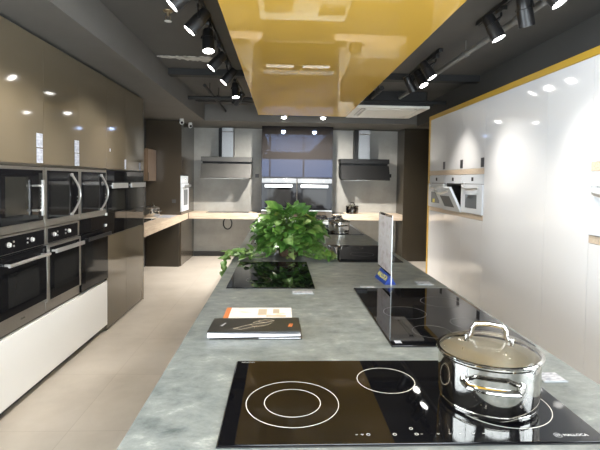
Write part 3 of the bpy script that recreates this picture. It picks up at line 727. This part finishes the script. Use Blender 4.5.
pc = Vector((.07,3.72,Z))
t = thing('potted_plant','bushy green trailing pothos in a brown pot on the island','plant',pc)
MB().lathe([(0,.002),(.072,.002),(.078,.01),(.095,.13),(.102,.15),(.102,.16),(.092,.16),(.088,.145),(0,.145)],pc,32).build('pot','basket',t,world=True)
MB().lathe([(0,.150),(.087,.148)],pc,24).build('soil','soil',t,world=True)
lv = MB(); lp = MB(); st = MB()
base = pc+Vector((0,0,.15))
rnd = random.Random(11)
for i in range(520):
    # direction over a dome, denser on top and the camera side
    az = rnd.uniform(0,2*PI); el = rnd.uniform(-.62,1.0)
    ce = math.sqrt(max(0,1-min(1,abs(el))**2))
    rr = rnd.uniform(.55,1.0)**.7
    q = Vector((math.cos(az)*ce*.27, math.sin(az)*ce*.22, el*.215))*rr
    p = base+Vector((.005,0,.045))+q
    if p.z < Z+.03: continue
    out = Vector((q.x,q.y,q.z*.5)); out = out.normalized() if out.length > .01 else Vector((0,-1,.2))
    d = (out*.8+Vector((rnd.uniform(-.6,.6),rnd.uniform(-.7,.3),rnd.uniform(-.75,.35)))).normalized()
    n = (Vector((0,-.25,1))+out*.6+Vector((rnd.uniform(-.5,.5),rnd.uniform(-.5,.5),rnd.uniform(-.2,.3)))).normalized()
    Ls = rnd.uniform(.055,.105)
    add_leaf(lv if rnd.random() < .78 else lp, p, d, n, Ls, rnd.uniform(.8,1.0), rnd.uniform(.1,.35), rnd.uniform(.05,.22))
    if i % 3 == 0: st.tube([base+Vector((rnd.uniform(-.05,.05),rnd.uniform(-.05,.05),0)), base+q*.5+Vector((0,0,.06)), p],.003,5)
# a few upright top leaves
for dx, dz, Ls in ((-.10,.27,.12),(-.06,.25,.11),(.05,.255,.11),(.10,.24,.10),(.0,.235,.10),(.16,.19,.10),(-.17,.17,.10)):
    p = base+Vector((dx,rnd.uniform(-.08,.02),dz-.02))
    add_leaf(lv,p,Vector((-.6 if dx < 0 else .5,-.3,.45)),Vector((.2,-.8,.6)),Ls,.8,.2,.15)
    st.tube([base,base+Vector((dx*.5,0,dz*.6)),p],.003,5)
def vine(pts, step, size, mbx):
    pts = [Vector(p) for p in pts]; st.tube(pts,.0028,5)
    for a, b in zip(pts,pts[1:]):
        n = max(1,int((b-a).length/step))
        for k in range(n):
            p = a.lerp(b,(k+.5)/n); sd = rnd.choice((-1,1))
            dirv = (b-a).normalized(); side = Vector((-dirv.y,dirv.x,0))*sd
            d = dirv*.5+side*.9+Vector((rnd.uniform(-.3,.3),rnd.uniform(-.5,.1),rnd.uniform(-.1,.4)))
            add_leaf(mbx,p+Vector((0,0,.006)),d,Vector((rnd.uniform(-.4,.4),-.35,1)),size*rnd.uniform(.75,1.25),.8,.25,.15)
vine([(-.05,3.70,1.06),(-.16,3.66,1.03),(-.25,3.62,.965),(-.33,3.60,.955),(-.43,3.60,.945),(-.455,3.60,.87),(-.46,3.59,.79)],.035,.062,lp)
vine([(-.08,3.62,1.04),(-.18,3.55,.97),(-.28,3.50,.945),(-.40,3.52,.96),(-.44,3.52,.93)],.035,.062,lv)
vine([(.0,3.60,1.04),(-.05,3.52,.97),(-.14,3.49,.945),(-.22,3.50,.945)],.03,.06,lv)
vine([(.12,3.62,1.04),(.20,3.58,1.0),(.28,3.56,.97),(.36,3.54,.955),(.41,3.52,.945)],.025,.06,lp)
vine([(.14,3.68,1.08),(.24,3.64,1.06),(.33,3.62,1.02),(.40,3.6,.965)],.025,.065,lp)
vine([(.10,3.60,1.04),(.16,3.54,.965),(.25,3.52,.945),(.33,3.52,.945)],.025,.058,lp)
vine([(.05,3.60,1.05),(.07,3.53,.98),(.12,3.50,.945),(.05,3.50,.945)],.028,.06,lp)
for i in range(95):
    p = Vector((rnd.uniform(.17,.43),rnd.uniform(3.47,3.75),0)); p.z = Z+.012+rnd.random()*.16*(1-(p.x-.17)/.30)
    add_leaf(lp if rnd.random() < .6 else lv,p,Vector((rnd.uniform(-.3,1),rnd.uniform(-1,.2),rnd.uniform(-.3,.3))),Vector((rnd.uniform(-.4,.4),-.4,1)),rnd.uniform(.04,.07),.9,.2,.15)
for i in range(34):
    p = Vector((rnd.uniform(-.43,-.20),rnd.uniform(3.47,3.66),0)); p.z = Z+.015+rnd.random()*.055
    add_leaf(lp if rnd.random() < .5 else lv,p,Vector((rnd.uniform(-1,.3),rnd.uniform(-1,.2),rnd.uniform(-.2,.3))),Vector((rnd.uniform(-.4,.4),-.4,1)),rnd.uniform(.045,.075),.9,.2,.15)
# long tendril that hangs over the island edge
lv.build('foliage','leaf',t,world=True,ang=60); lp.build('foliage','leaf2',t,world=True,ang=60); st.build('stems','stem',t,world=True)

# ------------------------------------------------------------------ ceiling fittings
def track(x, y0, y1, z0, label):
    t = thing('lighting_track',label,'lighting track',(x,(y0+y1)/2,z0))
    BX(x-.018,x+.018,y0,y1,z0,ZC-.0005,b=.002).build('rail','blackm',t,world=True)
    BX(x-.006,x+.006,y0+.01,y1-.01,z0-.001,z0+.002).build('groove','beam',t,world=True)
track(-.60,-2.5,7.0,2.815,'long black lighting track on the ceiling left of the yellow panel')
track(1.575,1.8,3.62,2.815,'black lighting track above the near half of the white cabinets')
track(1.535,4.35,5.35,2.815,'short black lighting track above the far half of the white cabinets')
LAMP = []
def spot(tx, lens, d, label, energy=60, size=70, blend=.6, zt=2.815, lit=True, r=.051, ln=.185):
    lens = Vector(lens); d = Vector(d).normalized()
    back = lens-d*ln
    m = Vector((tx,back.y,zt))
    t = thing('track_spotlight',label,'spotlight',m)
    BX(m.x-.017,m.x+.017,m.y-.06,m.y+.06,zt-.032,zt-.0005,b=.004).build('adapter','blackm',t,world=True)
    st_ = lens-d*ln*.55
    side = d.cross(Vector((0,0,1)))
    side = side.normalized() if side.length > .05 else Vector((0,1,0))
    # yoke: stem from adapter and two cheeks
    j = m+Vector((0,0,-.032)); k = Vector((j.x,j.y,j.z-.028))
    y = MB(); y.tube([j,k],.009,10)
    for s in (-1,1): y.tube([k, k.lerp(st_+side*s*(r+.008),.45)+side*s*.012, st_+side*s*(r+.007)],.0065,8)
    y.build('yoke','blackm',t,world=True)
    hd = MB().lathe([(0,-ln),(r*.72,-ln),(r*.86,-ln*.93),(r*.9,-ln*.6),(r*.97,-ln*.58),(r,-ln*.1),(r,0.004),(r*.9,.004),(r*.88,-.008),(0,-.012)],lens,32,d).build('head','blackm',t,world=True)
    MB().cyl(lens-d*.006,lens-d*.001,r*.87,n=28).build('lamp_lens','lens' if lit else 'inner',hd,world=True)
    if lit:
        l = bpy.data.lights.new('spot','SPOT'); l.energy = energy; l.spot_size = R(size); l.spot_blend = blend; l.shadow_soft_size = .04; l.color = (1,.95,.87)
        lo = bpy.data.objects.new('lamp_light',l); COL.objects.link(lo); lo.parent = t
        lo.location = lens+d*.012-t.location; lo.rotation_euler = d.to_track_quat('-Z','Y').to_euler()
LE = 75
spot(-.60,(-.66,2.74,2.58),(-.75,-.15,-.75),'track spotlight at the very top of the picture, aimed at the left ovens',LE)
spot(-.60,(-.655,3.23,2.59),(-.62,-.1,-.75),'second track spotlight from the top on the left track, tilted left',LE)
spot(-.60,(-.595,3.69,2.58),(.08,-.25,-1),'third left track spotlight, pointing straight down toward the island',LE)
spot(-.60,(-.674,4.33,2.60),(-.6,-.12,-.7),'fourth left track spotlight, tilted left near the bare plaster strip',LE)
spot(-.60,(-.63,4.92,2.59),(-.6,-.1,-.75),'fifth left track spotlight, just beyond the bare plaster strip',LE)
spot(-.60,(-.585,5.78,2.59),(.1,-.2,-1),'sixth left track spotlight, pointing down beside the yellow panel',LE)
spot(-.60,(-.635,6.15,2.57),(-.6,.35,-.7),'farthest left track spotlight, tilted toward the oak counter',LE*1.6,90)
spot(-.60,(-.50,.9,2.60),(.4,.2,-1),'added fill spotlight above the near end of the island, above the picture',LE)  # unseen head, added because the near end of the island needed light
spot(-.60,(-.62,-1.1,2.60),(.2,.2,-1),'added fill spotlight behind the camera near the street window',LE)  # extra unseen head added for more light from behind the camera
spot(1.575,(1.545,3.20,2.585),(.36,-.20,-.85),'lit track spotlight in the middle of the picture\'s upper right track',42,78,1)
spot(1.575,(1.60,2.93,2.585),(.30,.22,-.9),'dark track spotlight facing away, between two lit ones on the near right track',34,70,1)
spot(1.575,(1.60,2.58,2.60),(.38,-.30,-.8),'lit track spotlight at the top right, nearest the camera',40,78,1)
spot(1.535,(1.49,4.46,2.59),(.46,-.24,-.85),'brightest track spotlight of the far right track',46,70,1)
spot(1.535,(1.515,4.80,2.585),(.30,-.36,-.8),'smaller lit track spotlight behind the brightest one, far right track',30,64,1)
spot(1.535,(1.50,5.14,2.59),(.48,.15,-.8),'black track spotlight facing away at the far end of the right tracks',60,60,1)
spot(1.575,(1.5,2.1,2.60),(-.45,-.25,-1),'added fill spotlight above the picture, aimed down at the big pot',LE)  # unseen head added to brighten the pot and near worktop
# two small downlights in front of the back bulkhead
for x, l in ((.037,'left of two small bright lamps below the far edge of the yellow panel'),(.694,'right of two small bright lamps below the far edge of the yellow panel')):
    t = thing('downlight',l,'lamp',(x,7.6,ZC))
    MB().cyl((x,7.6,2.68),(x,7.6,ZC-.001),.012,n=12).build('stem','blackm',t,world=True)
    hd = MB().lathe([(0,.085),(.035,.085),(.05,.07),(.052,.0),(.046,.0),(.044,.01),(0,.012)],(x,7.6,2.605),28).build('housing','blackm',t,world=True)
    MB().lathe([(.044,.008),(.042,-.012),(.03,-.028),(.012,-.036),(0,-.037)],(x,7.6,2.61),24).build('bulb','lens',hd,world=True)
    l_ = bpy.data.lights.new('spot','SPOT'); l_.energy = 330; l_.spot_size = R(150); l_.spot_blend = .7; l_.shadow_soft_size = .04; l_.color = (1,.96,.9)
    lo = bpy.data.objects.new('lamp_light',l_); COL.objects.link(lo); lo.parent = t; lo.location = (0,0,2.56-ZC); lo.rotation_euler = (R(18),0,0)

# pipes
def pipe(pts, r, label, m='beam', collars=()):
    t = thing('ceiling_pipe',label,'pipe',pts[0])
    p = MB().tube(pts,r,16).build('tube',m,t,world=True)
    for c in collars:
        c = Vector(c); d = (Vector(pts[1])-Vector(pts[0])).normalized()
        MB().cyl(c-d*.025,c+d*.025,r*1.25,n=18).build('collar',m,t,world=True)
        MB().tube([c+Vector((0,0,r)),Vector((c.x,c.y,ZC-.001))],.006,6).build('hanger',m,t,world=True)
pipe([(1.72,-1,2.725),(1.655,6.3,2.725)],.024,'long grey pipe under the ceiling along the right track','pipe',collars=[(1.683,3.2,2.725),(1.675,4.1,2.725),(1.662,5.5,2.725)])
pipe([(-1.33,6.5,2.70),(2.38,6.5,2.70)],.028,'dark pipe crossing under the ceiling behind the beam',collars=[(-.9,6.5,2.70),(1.2,6.5,2.70),(2.1,6.5,2.70)])
pipe([(-1.33,7.05,2.76),(2.38,7.05,2.76)],.022,'thinner dark pipe crossing the ceiling farthest back',collars=[(-1.0,7.05,2.76),(1.5,7.05,2.76)])
pipe([(-.98,5.78,2.73),(-.98,7.9,2.73)],.02,'short dark pipe running back along the ceiling left of the track',collars=[(-.98,6.2,2.73)])
pipe([(1.28,5.78,2.745),(1.28,6.47,2.745)],.03,'short dark pipe joint beside the far right track',collars=[(1.28,6.0,2.745)])
# air conditioner cassette
t = thing('air_conditioner','off-white ceiling air conditioner cassette beyond the yellow panel','air conditioner',(1.62,6.98,2.60))
BX(1.1,2.08,6.48,7.24,2.64,ZC-.001).build('body','beam',t,world=True)
mb = MB(); ox0,ox1,oy0,oy1 = 1.06,2.13,6.43,7.50
mb.box(ox0,ox1,oy0,oy0+.10,2.60,2.638,b=.012); mb.box(ox0,ox1,oy1-.10,oy1,2.60,2.638,b=.012); mb.box(ox0,ox0+.10,oy0+.10,oy1-.10,2.60,2.638,b=.012); mb.box(ox1-.10,ox1,oy0+.10,oy1-.10,2.60,2.638,b=.012)
mb.build('frame','acwhite',t,world=True)
BX(ox0+.1,ox1-.1,oy0+.1,oy1-.1,2.63,2.638).build('air_slot','black',t,world=True)
BX(ox0+.17,ox1-.17,oy0+.17,oy1-.17,2.598,2.628,b=.01).build('grille','acwhite',t,world=True)
for a in ((ox0+.2,ox1-.2,oy0+.115,oy0+.155),(ox0+.2,ox1-.2,oy1-.155,oy1-.115),(ox0+.115,ox0+.155,oy0+.2,oy1-.2),(ox1-.155,ox1-.115,oy0+.2,oy1-.2)):
    BX(a[0],a[1],a[2],a[3],2.608,2.614).build('flap','acwhite',t,world=True)
# sprinklers
def sprinkler(x,y,label):
    t = thing('sprinkler',label,'sprinkler',(x,y,ZC))
    MB().lathe([(0,0),(.04,0),(.036,-.008),(.012,-.012),(.010,-.04),(0,-.04)],(x,y,ZC-.0005),24).build('rose','brass',t,world=True)
    MB().tube([(x-.018,y,ZC-.04),(x-.02,y,ZC-.065),(x,y,ZC-.08),(x+.02,y,ZC-.065),(x+.018,y,ZC-.04)],.003,6).build('yoke','brass',t,world=True)
    MB().lathe([(0,0),(.028,0),(.028,-.003),(0,-.003)],(x,y,ZC-.08),18).build('deflector','camwhite',t,world=True)
sprinkler(-.89,3.58,'brass ceiling sprinkler head left of the long track')
# bare plaster strip on ceiling
mb = MB(); rnd = random.Random(3); top = []; bot = []
N = 26
for i in range(N+1):
    s = i/N; x = -1.335+.70*s; c = 4.90+.10*s
    w = (.032+.10*s)*(.6+.8*rnd.random()) if i not in (0,N) else .008
    top.append((x,c+w)); bot.append((x,c-w*.8))
mb.prism(top+bot[::-1],'z',ZC-.006,ZC-.0003)
tag(mb.build('plaster_patch','plaster'),'rough strip of bare light plaster on the dark ceiling left of the track','plaster patch')

# ------------------------------------------------------------------ daylight
w = bpy.data.worlds.new('World'); sc.world = w; w.use_nodes = True
bg = w.node_tree.nodes['Background']; bg.inputs['Color'].default_value = (.86,.93,1,1); bg.inputs['Strength'].default_value = 13
def portal(loc, d, sx, sy):
    pl = bpy.data.lights.new('portal','AREA'); pl.shape = 'RECTANGLE'; pl.size = sx; pl.size_y = sy; pl.cycles.is_portal = True
    po = bpy.data.objects.new('window_portal',pl); COL.objects.link(po); po.location = loc
    po.rotation_euler = Vector(d).to_track_quat('-Z','Y').to_euler()
portal((.325,YF-.12,1.35),(0,1,0),4.8,2.45)
portal((XL-.12,(WY0+WY1L)/2,1.31),(1,0,0),5.35,2.45)  # this portal and the next belong to the added side windows
portal((XR+.12,(WY0+WY1R)/2,1.31),(-1,0,0),4.55,2.45)

vs = sc.view_settings
sc.display_settings.display_device = 'sRGB'
vs.view_transform = 'Standard'; vs.look = 'None'; vs.gamma = 1; vs.use_curve_mapping = False; vs.exposure = 0.35

# ------------------------------------------------------------------ repeats share a group
GROUPS = {'track_spotlight':'spotlights on the ceiling tracks','induction_hob':'black induction hobs','price_card':'price cards on the island worktop',
          'cooking_pot':'stainless cooking pots','microwave':'built-in microwaves on the left wall','security_camera':'white security cameras',
          'range_hood':'range hoods on the back wall','downlight':'small lamps before the back wall','ceiling_pipe':'pipes under the ceiling',
          'counter':'pale oak counters','lighting_track':'black ceiling tracks','corner_bracket':'small white clips beside the black oven','wall_socket':'dark socket plates'}
for o in list(sc.objects):
    if o.parent or 'label' not in o.keys(): continue
    b = o.name.split('.')[0]; p = o.matrix_world.translation if False else o.location
    if b in GROUPS: o['group'] = GROUPS[b]
    elif b == 'oven': o['group'] = 'white compact ovens on the right wall' if p.x > 2 else ('wide ovens in the back wall' if p.y > 8.5 else 'built-in ovens on the left wall')
    elif b == 'tall_cabinet': o['group'] = 'white tall units on the right wall' if p.x > 2 and p.y < 8 else ('taupe tall units on the left wall' if p.y < 6 else 'dark tall units at the back')
    elif b == 'price_tag': o['group'] = 'tags on the white units' if p.x > 0 else 'printed tags on the taupe doors'
